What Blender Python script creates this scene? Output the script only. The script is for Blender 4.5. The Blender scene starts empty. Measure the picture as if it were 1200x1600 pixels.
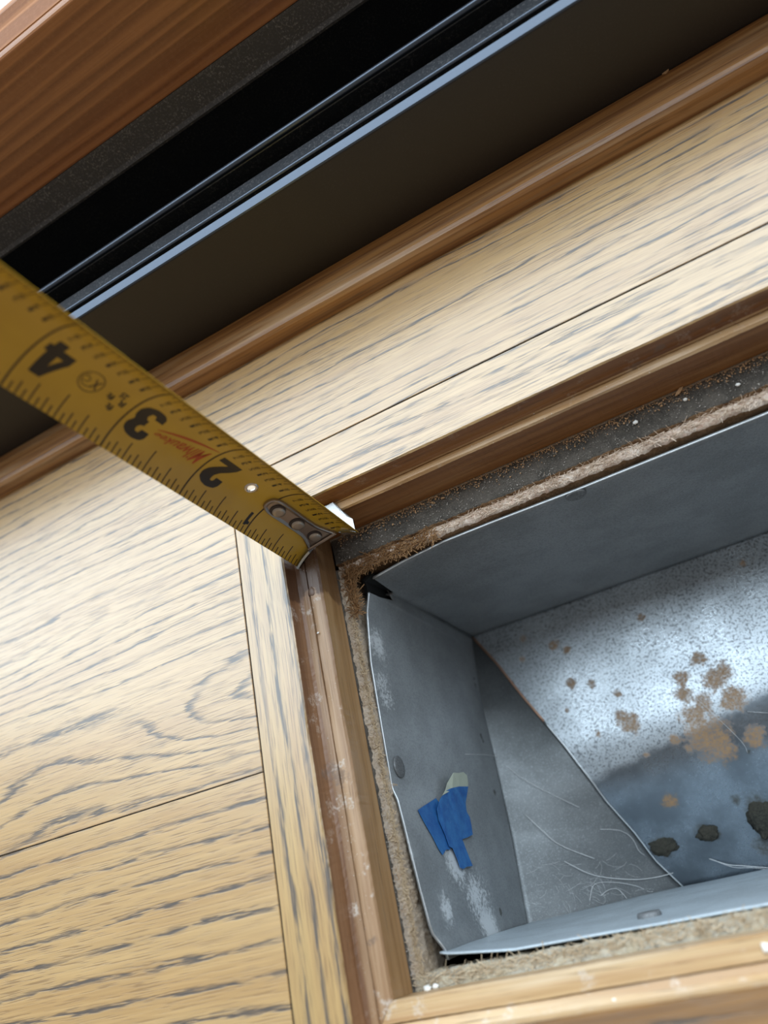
import bpy, bmesh, math, random
from mathutils import Vector, Matrix, noise
from mathutils.geometry import tessellate_polygon
from mathutils.bvhtree import BVHTree

# ------------------------------------------------------------------ camera, light, exposure
S = bpy.context.scene
COL = S.collection
CR = ((0.8630730, -0.1949024, -0.4659592), (-0.3757685, -0.8642281, -0.3345261), (-0.3374951, 0.4638133, -0.8191302))
FPX = 1185.08
EYE = Vector((0, 0, .175))
cam = bpy.data.cameras.new('camera')
cam.sensor_fit = 'VERTICAL'; cam.sensor_height = 36; cam.sensor_width = 27
cam.lens = FPX / 1600 * 36
cam.clip_start = .005; cam.clip_end = 50
cam.dof.use_dof = True; cam.dof.focus_distance = .224; cam.dof.aperture_fstop = 9.0
camo = bpy.data.objects.new('camera', cam); COL.objects.link(camo)
rx, dn, fw = Vector(CR[0]), Vector(CR[1]), Vector(CR[2])
M = Matrix((rx, -dn, -fw)).transposed().to_4x4(); M.translation = EYE
camo.matrix_world = M
S.camera = camo

W = bpy.data.worlds.new('room_light'); S.world = W; W.use_nodes = True
W.node_tree.nodes['Background'].inputs[0].default_value = (.84, .76, .68, 1)
W.node_tree.nodes['Background'].inputs[1].default_value = .33

def area(name, loc, rot, sx, sy, power, colour):
    L = bpy.data.lights.new(name, 'AREA'); L.shape = 'RECTANGLE'; L.size = sx; L.size_y = sy
    L.energy = power; L.color = colour
    o = bpy.data.objects.new(name, L); COL.objects.link(o); o.location = loc; o.rotation_euler = rot
    return o
# daylight coming in through the glass of the patio door
daylight = area('door_daylight', (.0, .2585, .0925 + .95), (math.radians(-90), 0, 0), 1.5, 1.9, 46, (.74, .885, 1.0))
daylight.visible_camera = True

S.view_settings.view_transform = 'Standard'; S.view_settings.look = 'None'
S.view_settings.gamma = 1; S.view_settings.use_curve_mapping = False
S.view_settings.exposure = 0.0

# ------------------------------------------------------------------ helpers
def ray(px, py):
    return ((px - 600) / FPX) * rx + ((py - 800) / FPX) * dn + fw
def atz(px, py, z):
    d = ray(px, py); return EYE + d * ((z - EYE.z) / d.z)
def atx(px, py, x):
    d = ray(px, py); return EYE + d * (x / d.x)

def tag(o, label=None, cat=None, group=None, kind=None):
    if label: o['label'] = label
    if cat: o['category'] = cat
    if group: o['group'] = group
    if kind: o['kind'] = kind
    return o
def empty(name, loc):
    o = bpy.data.objects.new(name, None); o.empty_display_size = .02
    COL.objects.link(o); o.location = loc
    return o
def wloc(o):
    v = Vector((0, 0, 0))
    while o: v += o.location; o = o.parent
    return v
def mesh(name, verts, faces, mat, parent=None, loc=None, smooth=False, fm=None):
    """verts in world metres; the object's origin goes to loc (or its parent's origin)."""
    base = wloc(parent) if parent else Vector(loc or (0, 0, 0))
    me = bpy.data.meshes.new(name)
    me.from_pydata([tuple(Vector(v) - base) for v in verts], [], [tuple(f) for f in faces])
    for m in (mat if isinstance(mat, (list, tuple)) else [mat]): me.materials.append(m)
    if fm:
        for p, i in zip(me.polygons, fm): p.material_index = i
    if smooth: me.shade_smooth()
    me.update()
    o = bpy.data.objects.new(name, me); COL.objects.link(o)
    if parent: o.parent = parent
    else: o.location = base
    return o
def fixn(o):
    bm = bmesh.new(); bm.from_mesh(o.data); bmesh.ops.recalc_face_normals(bm, faces=bm.faces); bm.to_mesh(o.data); bm.free(); return o
def extrude_x(name, prof, x0, x1, mat, parent=None, smooth=False, nx=1, wob=0, loc=None):
    """closed (y,z) profile run along X"""
    V, F = [], []; n = len(prof)
    for i in range(nx + 1):
        x = x0 + (x1 - x0) * i / nx
        for k, (y, z) in enumerate(prof):
            d = wob * noise.noise(Vector((x * 40, k * 3.1, 0))) if wob else 0
            V.append((x, y + d, z + d * .6))
    for i in range(nx):
        for k in range(n):
            a, b = i * n + k, i * n + (k + 1) % n
            F.append((a, b, b + n, a + n))
    F.append(tuple(range(n))); F.append(tuple(range(nx * n, nx * n + n))[::-1])
    return fixn(mesh(name, V, F, mat, parent, loc, smooth))
def slab(name, outline, z0, z1, mat, parent=None, bev=.0003, loc=None, fm=None):
    bm = bmesh.new()
    b = wloc(parent) if parent else Vector(loc or (0, 0, 0))
    vs = [bm.verts.new(Vector((x, y, z1)) - b) for x, y in outline]
    f = bm.faces.new(vs)
    if f.normal.z < 0: f.normal_flip()
    bm.normal_update()
    r = bmesh.ops.extrude_face_region(bm, geom=[f])
    bmesh.ops.translate(bm, verts=[v for v in r['geom'] if isinstance(v, bmesh.types.BMVert)], vec=(0, 0, z0 - z1))
    bmesh.ops.recalc_face_normals(bm, faces=bm.faces)
    bmesh.ops.bevel(bm, geom=[e for e in bm.edges if all(abs(v.co.z - (z1 - b.z)) < 1e-6 for v in e.verts)], offset=bev, segments=2, affect='EDGES')
    me = bpy.data.meshes.new(name); bm.to_mesh(me); bm.free(); me.materials.append(mat)
    o = bpy.data.objects.new(name, me); COL.objects.link(o)
    if parent: o.parent = parent
    else: o.location = b
    return o
def tube(pts, r, n=6, taper=False):
    V, F = [], []; N = len(pts)
    for i, p in enumerate(pts):
        t = (pts[min(i + 1, N - 1)] - pts[max(i - 1, 0)]).normalized()
        a = t.cross(Vector((.3, .2, 1))).normalized(); b = t.cross(a)
        rr = r * (1 - .7 * (i / (N - 1))) if taper else r
        for k in range(n):
            an = 2 * math.pi * k / n
            V.append(p + a * rr * math.cos(an) + b * rr * math.sin(an))
    for i in range(N - 1):
        for k in range(n):
            F.append((i * n + k, i * n + (k + 1) % n, (i + 1) * n + (k + 1) % n, (i + 1) * n + k))
    F.append(tuple(range(n))[::-1]); F.append(tuple(range((N - 1) * n, N * n)))
    return V, F

# ------------------------------------------------------------------ materials
class NT:
    def __init__(s, name):
        s.m = bpy.data.materials.new(name); s.m.use_nodes = True
        s.t = s.m.node_tree; s.b = s.t.nodes['Principled BSDF']; s.out = s.t.nodes['Material Output']
    def put(s, sock, v):
        if isinstance(v, (int, float)): sock.default_value = v
        elif isinstance(v, (tuple, list)):
            sock.default_value = tuple(v) + ((1,) if len(v) == 3 and len(sock.default_value) == 4 else ())
        else: s.t.links.new(v, sock)
    def math(s, op, a, b=0.0, c=None, clamp=False):
        n = s.t.nodes.new('ShaderNodeMath'); n.operation = op; n.use_clamp = clamp
        s.put(n.inputs[0], a); s.put(n.inputs[1], b)
        if c is not None: s.put(n.inputs[2], c)
        return n.outputs[0]
    def pos(s):
        g = s.t.nodes.new('ShaderNodeNewGeometry'); x = s.t.nodes.new('ShaderNodeSeparateXYZ')
        s.t.links.new(g.outputs['Position'], x.inputs[0]); s.P = g.outputs['Position']
        return x.outputs
    def vec(s, a, b, c=0.0):
        n = s.t.nodes.new('ShaderNodeCombineXYZ')
        for i, v in enumerate((a, b, c)): s.put(n.inputs[i], v)
        return n.outputs[0]
    def noise(s, v, scale=1, detail=2, rough=.5, dist=0):
        n = s.t.nodes.new('ShaderNodeTexNoise'); s.put(n.inputs['Vector'], v)
        n.inputs['Scale'].default_value = scale; n.inputs['Detail'].default_value = detail
        n.inputs['Roughness'].default_value = rough; n.inputs['Distortion'].default_value = dist
        return n.outputs['Fac']
    def step(s, v, a, b, lo=0.0, hi=1.0):
        n = s.t.nodes.new('ShaderNodeMapRange'); n.interpolation_type = 'SMOOTHSTEP'
        s.put(n.inputs['Value'], v)
        n.inputs['From Min'].default_value = a; n.inputs['From Max'].default_value = b
        n.inputs['To Min'].default_value = lo; n.inputs['To Max'].default_value = hi
        return n.outputs[0]
    def mix(s, f, a, b):
        n = s.t.nodes.new('ShaderNodeMix'); n.data_type = 'RGBA'
        s.put(n.inputs[0], f); s.put(n.inputs[6], a); s.put(n.inputs[7], b)
        return n.outputs[2]
    def bump(s, h, dist, strength=1.0):
        n = s.t.nodes.new('ShaderNodeBump'); n.inputs['Distance'].default_value = dist; n.inputs['Strength'].default_value = strength
        s.put(n.inputs['Height'], h); s.t.links.new(n.outputs[0], s.b.inputs['Normal'])
    def attr(s, name):
        n = s.t.nodes.new('ShaderNodeAttribute'); n.attribute_name = name; return n.outputs['Fac']
    def set(s, **k):
        for a, v in k.items(): s.put(s.b.inputs[a.replace('_', ' ')], v)
        return s.m

def oak(name, axis, spacing, hills=(), gold=(.475, .300, .125), gold2=(.395, .225, .082), dark=(.060, .043, .032), line=(.0, .17, .42), cut=(.40, .56), lineamt=1.0, rough=.36, seed=0.0, fine=.6, warp=1.0, dense=None, scatter=0.0, brk=.12):
    n = NT(name); p = n.pos()
    u, v = (p[0], p[1]) if axis == 'X' else (p[1], p[0])
    w = n.math('ADD', p[2], seed)
    uv = lambda su, sv, sw=30.0: n.vec(n.math('MULTIPLY', u, su), n.math('MULTIPLY', v, sv), n.math('MULTIPLY', w, sw))
    wob = n.math('SUBTRACT', n.noise(uv(9, 45), 1, 3, .55), .5)
    wob2 = n.math('SUBTRACT', n.noise(uv(90, 900), 1, 2, .6), .5)
    h = n.math('ADD', n.math('MULTIPLY', v, 1 / spacing), n.math('ADD', n.math('MULTIPLY', wob, (1.5 + 1.2 * scatter) * warp), n.math('MULTIPLY', wob2, .42)))
    if dense:
        h = n.math('ADD', h, n.math('MULTIPLY', n.math('MAXIMUM', n.math('SUBTRACT', v, dense[0]), 0.0), 1 / dense[1]))
    for A, cu, cv, su, sv in hills:
        du = n.math('MULTIPLY', n.math('SUBTRACT', u, cu), 1 / su); dv = n.math('MULTIPLY', n.math('SUBTRACT', v, cv), 1 / sv)
        r2 = n.math('ADD', n.math('MULTIPLY', du, du), n.math('MULTIPLY', dv, dv))
        h = n.math('ADD', h, n.math('MULTIPLY', n.math('POWER', 2.718, n.math('MULTIPLY', r2, -1)), A))
    fr = n.math('FRACT', n.math('ADD', h, 50.0))
    band = n.math('MULTIPLY', n.step(fr, line[0], line[1]), n.step(fr, line[1], line[2], 1, 0))
    pores = n.noise(uv(110, 2300), 1, 2, .6)
    big = n.noise(uv(14, 120, 60), 1, 2, .5)
    mask = n.math('MULTIPLY', n.math('MULTIPLY', n.step(n.math('ADD', pores, n.math('MULTIPLY', band, .10)), cut[0] + .06, cut[1] + .04), band), n.step(big, .28 + .08 * scatter, .46 + .08 * scatter, .15 * (1 - scatter)))
    mask = n.math('MULTIPLY', mask, n.step(n.noise(uv(62, 640, 33), 1, 2, .6), .40, .50, brk))
    if scatter:   # loose streaks between the growth lines
        st = n.math('MULTIPLY', n.step(n.noise(uv(34, 620, 44), 1, 3, .65), .56, .66), n.step(pores, .36, .56))
        mask = n.math('MAXIMUM', mask, n.math('MULTIPLY', st, .75 * scatter))
    fp = n.noise(uv(80, 2400, 10), 1, 2, .5)
    finep = n.math('MULTIPLY', n.step(fp, .53, .64), n.step(n.noise(uv(10, 60, 12), 1, 2, .5), .3, .65, .3, 1))
    tone = n.noise(uv(7, 90), 1, 4, .65)
    tone2 = n.noise(uv(30, 1100, 20), 1, 2, .6)
    base = n.mix(n.step(tone, .3, .72), gold, gold2)
    base = n.mix(n.math('MULTIPLY', n.step(tone2, .4, .7), .35), base, tuple(x * 1.35 for x in gold))
    base = n.mix(n.math('MULTIPLY', finep, fine), base, (.15, .075, .026))
    col = n.mix(n.math('MULTIPLY', mask, lineamt), base, dark)
    hh = n.math('ADD', n.math('MULTIPLY', mask, -1), n.math('ADD', n.math('MULTIPLY', finep, -.5), n.math('MULTIPLY', tone, .25)))
    n.bump(hh, .00010, .7)
    return n.set(Base_Color=col, Roughness=n.math('ADD', n.math('MULTIPLY', mask, .2), rough), Coat_Weight=1.0, Coat_Roughness=.30, Coat_IOR=1.68, Specular_IOR_Level=.7)

def brownwood(name, axis, c1, c2, raw, rough=.42, patch=0.0, seed=0.0, corner=0.0):
    n = NT(name); p = n.pos()
    u, v = (p[0], p[1]) if axis == 'X' else (p[1], p[0])
    uv = lambda su, sv, sw: n.vec(n.math('MULTIPLY', u, su), n.math('MULTIPLY', v, sv), n.math('MULTIPLY', n.math('ADD', p[2], seed), sw))
    t = n.noise(uv(9, 520, 420), 1, 3, .6)
    g = n.noise(uv(55, 1700, 1300), 1, 2, .6)
    b = n.noise(uv(12, 160, 160), 1, 3, .55)
    col = n.mix(n.step(t, .34, .68), c1, c2)
    col = n.mix(n.math('MULTIPLY', n.step(b, .5, .72), .75), col, raw)
    col = n.mix(n.math('MULTIPLY', n.step(g, .58, .75), .55), col, (.05, .022, .009))
    if patch:
        q = n.noise(n.P, 130, 5, .7); q2 = n.noise(n.P, 1400, 2, .6)
        col = n.mix(n.math('MULTIPLY', n.math('MULTIPLY', n.step(q, .56, .64), n.step(q2, .35, .6)), patch), col, (.62, .55, .48))
        q3 = n.noise(n.P, 90, 4, .7)
        col = n.mix(n.math('MULTIPLY', n.step(q3, .62, .70), .6), col, (.16, .11, .085))
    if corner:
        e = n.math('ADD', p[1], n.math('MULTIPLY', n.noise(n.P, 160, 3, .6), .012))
        col = n.mix(n.math('MULTIPLY', n.step(e, .0915, .0935), corner), col, (.062, .024, .010))  # dark varnish at the far corner, also standing in for the tape's shadow
    n.bump(n.math('ADD', t, n.math('MULTIPLY', g, -.6)), .00022, .7)
    return n.set(Base_Color=col, Roughness=rough, Coat_Weight=.15, Coat_Roughness=.25)

RED = dict(c1=(.34, .17, .075), c2=(.19, .078, .026), raw=(.50, .33, .18))
M_plankA = oak('oak_cathedral', 'X', .0105, hills=((3.7, -.106, .0615, .050, .0120), (2.0, -.262, .056, .040, .011), (1.2, -.225, .100, .04, .010)), cut=(.38, .52), line=(0, .12, .34), dense=(.080, .0075), scatter=.55, brk=.55)
M_plankB = oak('oak_straight', 'X', .0066, line=(0, .14, .36), cut=(.34, .5), seed=.7, warp=.75)
M_plankC = oak('oak_plain', 'X', .0075, seed=1.9)
M_railF = oak('oak_frame_along_sill', 'X', .0042, seed=.33, cut=(.44, .56), line=(0, .35, .75), scatter=1.0)
M_railL = oak('oak_frame_side', 'Y', .0052, seed=.51, cut=(.36, .56), line=(0, .25, .6), gold=(.45, .29, .11))
M_railN = oak('oak_frame_front', 'X', .004, seed=.91, gold=(.30, .15, .045), gold2=(.15, .07, .025))
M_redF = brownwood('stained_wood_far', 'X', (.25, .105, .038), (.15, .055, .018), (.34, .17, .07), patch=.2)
M_redL = brownwood('stained_shaded_wood_side', 'Y', (.27, .14, .07), (.16, .07, .03), (.36, .21, .12), patch=.4, corner=.8)  # groove stain darkened further to hold the groove's shade
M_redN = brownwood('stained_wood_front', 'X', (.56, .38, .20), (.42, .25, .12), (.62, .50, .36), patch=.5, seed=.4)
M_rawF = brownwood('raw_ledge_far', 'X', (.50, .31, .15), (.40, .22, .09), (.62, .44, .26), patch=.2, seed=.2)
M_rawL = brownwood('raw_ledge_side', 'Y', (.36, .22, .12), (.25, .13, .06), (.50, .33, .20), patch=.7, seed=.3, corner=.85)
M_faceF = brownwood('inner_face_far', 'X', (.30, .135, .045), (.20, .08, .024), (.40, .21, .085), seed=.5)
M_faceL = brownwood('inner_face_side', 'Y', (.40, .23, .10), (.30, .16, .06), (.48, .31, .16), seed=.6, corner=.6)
M_trim = brownwood('stained_oak_trim', 'X', (.42, .205, .068), (.17, .068, .022), (.50, .33, .18), seed=.8, rough=.36)

def fir(nm='door_fir', rg=.33, ct=.4):
    n = NT(nm); p = n.pos()
    t = n.noise(n.vec(n.math('MULTIPLY', p[0], 3), n.math('MULTIPLY', p[1], 200), n.math('MULTIPLY', p[2], 200)), 1, 2, .5)
    w = n.math('ADD', n.math('MULTIPLY', p[2], 210), n.math('MULTIPLY', t, 2.2))
    fr = n.math('FRACT', w)
    band = n.math('MULTIPLY', n.step(fr, .0, .75), n.step(fr, .78, 1.0, 1, 0))
    fine = n.noise(n.vec(n.math('MULTIPLY', p[0], 40), n.math('MULTIPLY', p[1], 1500), n.math('MULTIPLY', p[2], 1500)), 1, 3, .6)
    mott = n.noise(n.P, 900, 3, .6)
    c = n.mix(n.math('MULTIPLY', band, .8), (.40, .165, .058), (.19, .065, .02))
    c = n.mix(n.math('MULTIPLY', n.step(fine, .4, .75), .25), c, (.12, .04, .012))
    c = n.mix(n.math('MULTIPLY', n.step(mott, .45, .75), .12), c, (.5, .25, .12))
    n.bump(n.math('SUBTRACT', fine, band), .0001, .4)
    return n.set(Base_Color=c, Roughness=rg, Coat_Weight=ct, Coat_Roughness=.2, Specular_IOR_Level=ct)
M_fir = fir(); M_bead = fir('door_fir_matt', .75, .15)

def black(name, base, rough, dust=.0, metallic=0.0, dscale=1500):
    n = NT(name); n.pos()
    q = n.noise(n.P, dscale, 3, .7); q2 = n.noise(n.P, 120, 3, .6)
    d = n.math('MULTIPLY', n.math('MULTIPLY', n.step(q, .50, .68), n.step(q2, .3, .62, .25, 1)), dust)
    c = n.mix(d, base, (.42, .40, .38))
    r = n.math('ADD', n.math('MULTIPLY', d, .45), rough)
    return n.set(Base_Color=c, Roughness=r, Metallic=metallic)
M_riser = black('bronze_black_aluminium', (.015, .012, .010), .42, .02)
M_track = black('black_track_aluminium', (.085, .10, .125), .30, .0, .9)
M_tdust = black('dusty_black_track', (.030, .034, .040), .30, .16, .6)
M_gasket = black('dusty_black_gasket', (.045, .042, .042), .6, .35)
M_hole = black('black_gap_fill', (.004, .004, .004), .9)

def galv(name, stain=True, base=(.36, .385, .40), speck=.5, r0=.30, white=0.0, met=.4):
    n = NT(name); n.pos()
    a = n.noise(n.P, 1250, 4, .7); b = n.noise(n.P, 60, 4, .6); c = n.noise(n.P, 2600, 2, .6)
    col = n.mix(n.step(b, .35, .65), base, tuple(x * .80 for x in base))
    col = n.mix(n.math('MULTIPLY', n.step(a, .50, .60), speck), col, (.09, .095, .10))
    col = n.mix(n.math('MULTIPLY', n.step(c, .55, .75), .35), col, (.55, .60, .64))
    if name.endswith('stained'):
        pt = n.step(n.math('ADD', n.attr('sheen_mask'), n.math('MULTIPLY', n.math('SUBTRACT', n.noise(n.P, 110, 4, .65), .5), .35)), .35, .65)  # speckled far part lightened for window reflection, near part painted darker
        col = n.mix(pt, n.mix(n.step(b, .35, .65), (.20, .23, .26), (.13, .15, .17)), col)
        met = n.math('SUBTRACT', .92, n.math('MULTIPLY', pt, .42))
    rough = n.math('ADD', n.math('MULTIPLY', a, .2), n.math('ADD', n.math('MULTIPLY', b, .15), r0))
    metal = met
    if stain:
        s1 = n.attr('rust'); s2 = n.attr('grime')
        e = n.math('ADD', n.math('MULTIPLY', n.math('SUBTRACT', n.noise(n.P, 300, 5, .75), .5), 1.5), s1)
        rm = n.math('MULTIPLY', n.step(e, .42, .80), n.step(n.noise(n.P, 900, 3, .7), .30, .60, .35, 1))
        e2 = n.math('ADD', n.math('MULTIPLY', n.math('SUBTRACT', n.noise(n.P, 500, 4, .7), .5), .8), s2)
        gm = n.step(e2, .40, .75)
        rc = n.mix(n.noise(n.P, 700, 3, .6), (.46, .26, .10), (.25, .145, .07))
        col = n.mix(n.math('MULTIPLY', rm, .85), col, rc)
        col = n.mix(n.math('MULTIPLY', gm, .88), col, (.045, .045, .035))
        both = n.math('MAXIMUM', rm, gm)
        metal = n.math('MULTIPLY', n.math('SUBTRACT', 1.0, both), met)
        rough = n.math('ADD', rough, n.math('MULTIPLY', both, .4))
    if white:
        s3 = n.attr('bloom')
        e3 = n.math('ADD', n.math('MULTIPLY', n.math('SUBTRACT', n.noise(n.P, 900, 4, .75), .5), 1.1), s3)
        wm = n.math('MULTIPLY', n.step(e3, .40, .70), white)
        col = n.mix(wm, col, (.74, .77, .79))
        rough = n.math('ADD', rough, n.math('MULTIPLY', wm, .2))
    n.bump(n.math('ADD', a, n.math('MULTIPLY', b, 6)), .00005, .5)
    return n.set(Base_Color=col, Roughness=rough, Metallic=metal)
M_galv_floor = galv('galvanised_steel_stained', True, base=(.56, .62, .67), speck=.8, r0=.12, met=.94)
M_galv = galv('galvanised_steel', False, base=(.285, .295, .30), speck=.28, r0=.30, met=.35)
M_galv_near = galv('galvanised_steel_lit', False, base=(.52, .59, .64), speck=.12, r0=.25, met=.35)  # same steel, base lightened to paint in the window light on this wall
M_galv_slope = galv('galvanised_steel_shaded', False, base=(.15, .16, .165), speck=.12, r0=.26, met=.7)  # same steel, base darkened to paint in the slope's shade
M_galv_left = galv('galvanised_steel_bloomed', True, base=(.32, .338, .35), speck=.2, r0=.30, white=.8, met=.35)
M_nail = galv('nail_steel', False, base=(.20, .205, .21), speck=.5, r0=.4)

def fibre(name, c1, c2, dustc, damt, sc=700):
    n = NT(name); n.pos()
    a = n.noise(n.P, sc, 5, .75, 1.5); b = n.noise(n.P, 150, 3, .6); g = n.noise(n.P, 2600, 2, .7)
    col = n.mix(n.step(a, .35, .65), c1, c2)
    col = n.mix(n.math('MULTIPLY', n.step(b, .35, .6), damt), col, dustc)
    col = n.mix(n.math('MULTIPLY', n.step(g, .55, .7), .4), col, tuple(x * .35 for x in c2))
    n.bump(n.math('ADD', a, n.math('MULTIPLY', g, .4)), .0009, .9)
    return n.set(Base_Color=col, Roughness=.9)
M_chip = fibre('chipboard_cut', (.66, .53, .40), (.44, .31, .20), (.58, .50, .42), .5)
M_chipfar = fibre('chipboard_pinkish', (.93, .80, .66), (.74, .50, .38), (.90, .80, .70), .5, 500)
M_chipnear = fibre('chipboard_pale', (.60, .52, .38), (.42, .34, .23), (.60, .57, .50), .5, 500)
M_dust = fibre('grey_dust', (.13, .115, .095), (.05, .042, .035), (.21, .18, .15), .5, 1500)
M_chipcut = fibre('chipboard_brown_edge', (.34, .20, .10), (.20, .11, .05), (.2, .12, .06), .3)

def simple(name, c, r=.5, metal=0.0, coat=0.0, **k):
    n = NT(name); return n.set(Base_Color=c, Roughness=r, Metallic=metal, Coat_Weight=coat, **k)
def tapeyellow():
    n = NT('yellow_blade_paint'); n.pos()
    a = n.noise(n.P, 2200, 3, .7); b = n.noise(n.P, 90, 2, .5)
    c = n.mix(n.step(b, .3, .7), (.60, .36, .025), (.54, .32, .020))
    c = n.mix(n.math('MULTIPLY', n.step(a, .68, .74), .35), c, (.2, .1, .02))
    return n.set(Base_Color=c, Roughness=.36, Coat_Weight=.3, Coat_Roughness=.15)
M_yel = tapeyellow()
M_ink = simple('black_ink', (.018, .012, .010), .4)
M_inkthin = simple('brown_black_ink', (.055, .030, .008), .45)
M_inkred = simple('red_ink', (.48, .075, .012), .45)
M_hook = simple('hook_steel', (.36, .36, .36), .27, 1.0)
M_strap = simple('hook_strap_steel', (.40, .34, .30), .30, .9)
M_rivet = simple('rivet_steel', (.44, .38, .32), .36, .75)
M_eye = simple('eyelet_steel', (.66, .60, .54), .2, 1.0)
M_white = simple('white_crumb', (.85, .84, .80), .7)
M_grain = simple('tan_sawdust', (.55, .34, .18), .8)
M_grain2 = simple('grey_grit', (.42, .38, .34), .8)
M_fib1 = simple('brown_wood_fibre', (.32, .175, .075), .8)
M_fib2 = simple('pale_wood_fibre', (.55, .43, .29), .8)
M_hair = simple('pale_hair', (.80, .80, .80), .35)
M_clump = fibre('dark_debris', (.06, .06, .045), (.022, .022, .018), (.08, .07, .05), .4, 900)
def bluetape():
    n = NT('blue_masking_tape'); n.pos()
    a = n.noise(n.P, 1500, 3, .6); b = n.noise(n.P, 260, 3, .6)
    c = n.mix(n.step(b, .3, .7), (.012, .085, .29), (.03, .15, .38))
    c = n.mix(n.math('MULTIPLY', n.step(a, .6, .8), .3), c, (.3, .42, .5))
    n.bump(a, .00012, .6)
    return n.set(Base_Color=c, Roughness=.55)
M_blue = bluetape()
M_adh = simple('tape_adhesive_side', (.44, .47, .38), .5)
M_edge = simple('edge_highlight_steel', (.75, .78, .80), .3, .9)  # lighter than the sheet, so the rim's highlight sits in the colour

# ------------------------------------------------------------------ floor: chipboard subfloor + oak planks
FX0, FX1, FY0, FY1 = -.1229, .1861, -.0401, .1311      # outer rectangle of the vent frame
HX0, HX1, HY0, HY1 = -.0980, .1625, -.0142, .0963      # hole in the subfloor
def ring(name, X, Y, z0, z1, mat, parent=None, loc=None):
    (a0, a1), (b0, b1) = X, Y
    V = [(a0[0], b0[0]), (a0[1], b0[0]), (a0[1], b0[1]), (a0[0], b0[1]), (a1[0], b1[0]), (a1[1], b1[0]), (a1[1], b1[1]), (a1[0], b1[1])]
    vs = [(x, y, z1) for x, y in V] + [(x, y, z0) for x, y in V]
    F = []
    for i in range(4):
        j = (i + 1) % 4
        F += [(i, j, 4 + j, 4 + i), (8 + j, 8 + i, 12 + i, 12 + j), (i, 8 + i, 8 + j, j), (4 + j, 12 + j, 12 + i, 4 + i)]
    return fixn(mesh(name, vs, F, mat, parent, loc))
floor = ring('floor', ((-.8, .8), (HX0 - .006, HX1 + .006)), ((-.8, .33), (HY0 - .005, HY1 + .012)), -.038, -.0202, M_chip, loc=(0, 0, 0))
tag(floor, 'chipboard subfloor under the oak planks around the vent hole', 'floor', kind='structure')
cav = ring('light_block_box', ((-.8, .8), (-.5, .5)), ((-.8, .33), (-.4, .30)), -.30, -.0381, simple('dark_light_block', (.05, .035, .022), .9), loc=(0, 0, -.3))  # added to keep world light from coming in under the floor
tag(cav, 'dark box added under the subfloor to block light from below', 'light blocker', kind='structure')
cf = slab('light_block_bottom', [(-.8, -.8), (.8, -.8), (.8, .33), (-.8, .33)], -.31, -.3005, bpy.data.materials['dark_light_block'], cav)
G = .00017
def uplank(y0, y1, mat):
    """a plank y0..y1 cut away round the vent frame"""
    xs0, xs1 = -.75, .75
    lo, hi = y0 + G, y1 - G
    if hi <= FY0 or lo >= FY1: out = [(xs0, lo), (xs1, lo), (xs1, hi), (xs0, hi)]
    elif lo > FY0 and hi > FY1:   # notch in its lower side
        out = [(xs0, lo), (FX0 - G, lo), (FX0 - G, FY1 + G), (FX1 + G, FY1 + G), (FX1 + G, lo), (xs1, lo), (xs1, hi), (xs0, hi)]
    else:
        out = [(xs0, lo), (xs1, lo), (xs1, hi), (FX1 + G, hi), (FX1 + G, FY0 - G), (FX0 - G, FY0 - G), (FX0 - G, hi), (xs0, hi)]
    return slab('plank', out, -.0195, 0, mat, floor, .00012)
tag(uplank(.0405, .1870, M_plankA), 'oak plank with arched cathedral grain')
tag(uplank(-.0925, .0405, M_plankB), 'oak plank with straight dark grain lines')
M_gapshade = simple('dark_gap_shade', (.012, .008, .006), .9)  # dark strips stand in for the shade down the joints
tag(ring('gap_shade', ((FX0 - G, FX1 + G), (FX0 + .0002, FX1 - .0002)), ((FY0 - G, FY1 + G), (FY0 + .0002, FY1 - .0002)), -.003, -.00035, M_gapshade, floor), 'dark strip standing in for shade in the joint around the frame')
tag(slab('gap_shade', [(-.75, .0405 - G), (FX0 - G, .0405 - G), (FX0 - G, .0405 + G), (-.75, .0405 + G)], -.003, -.00035, M_gapshade, floor, .00005), 'dark strip standing in for shade in the joint between two planks')
for k in range(1, 5): uplank(-.0925 - .133 * k, -.0925 - .133 * (k - 1), M_plankC)

# rough inner lips of the hole (grids across the profile, displaced)
def lip(name, side, prof, a0, a1, mats, fmz, n=260, amp=.0006, seed=0):
    V, F, FM = [], [], []; fine = []
    for k in range(len(prof) - 1):
        m = max(2, int(math.hypot(prof[k + 1][0] - prof[k][0], prof[k + 1][1] - prof[k][1]) / .0007))
        for j in range(m): fine.append((prof[k][0] + (prof[k + 1][0] - prof[k][0]) * j / m, prof[k][1] + (prof[k + 1][1] - prof[k][1]) * j / m, fmz[k], k))
    fine.append((prof[-1][0], prof[-1][1], fmz[-1], len(prof) - 2)); m = len(fine)
    for i in range(n + 1):
        a = a0 + (a1 - a0) * i / n
        for s, z, mi, k in fine:
            q = Vector((a * 330 + seed, s * 330, z * 330)); q2 = Vector((a * 1300, s * 900 + seed, z * 900))
            rough = (.25 if mi == 0 and len(mats) > 1 else 1.0)
            d = amp * rough * (noise.noise(q) + .7 * noise.noise(q2))
            dz = amp * rough * (noise.noise(q + Vector((9, 9, 9))) + .7 * noise.noise(q2 * 1.3))
            V.append((a, s + d, z + dz) if side == 'X' else (s + d, a, z + dz))
    for i in range(n):
        for j in range(m - 1):
            F.append((i * m + j, i * m + j + 1, (i + 1) * m + j + 1, (i + 1) * m + j)); FM.append(fine[j][2])
    return fixn(mesh(name, V, F, mats, floor, fm=FM, smooth=True))
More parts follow.
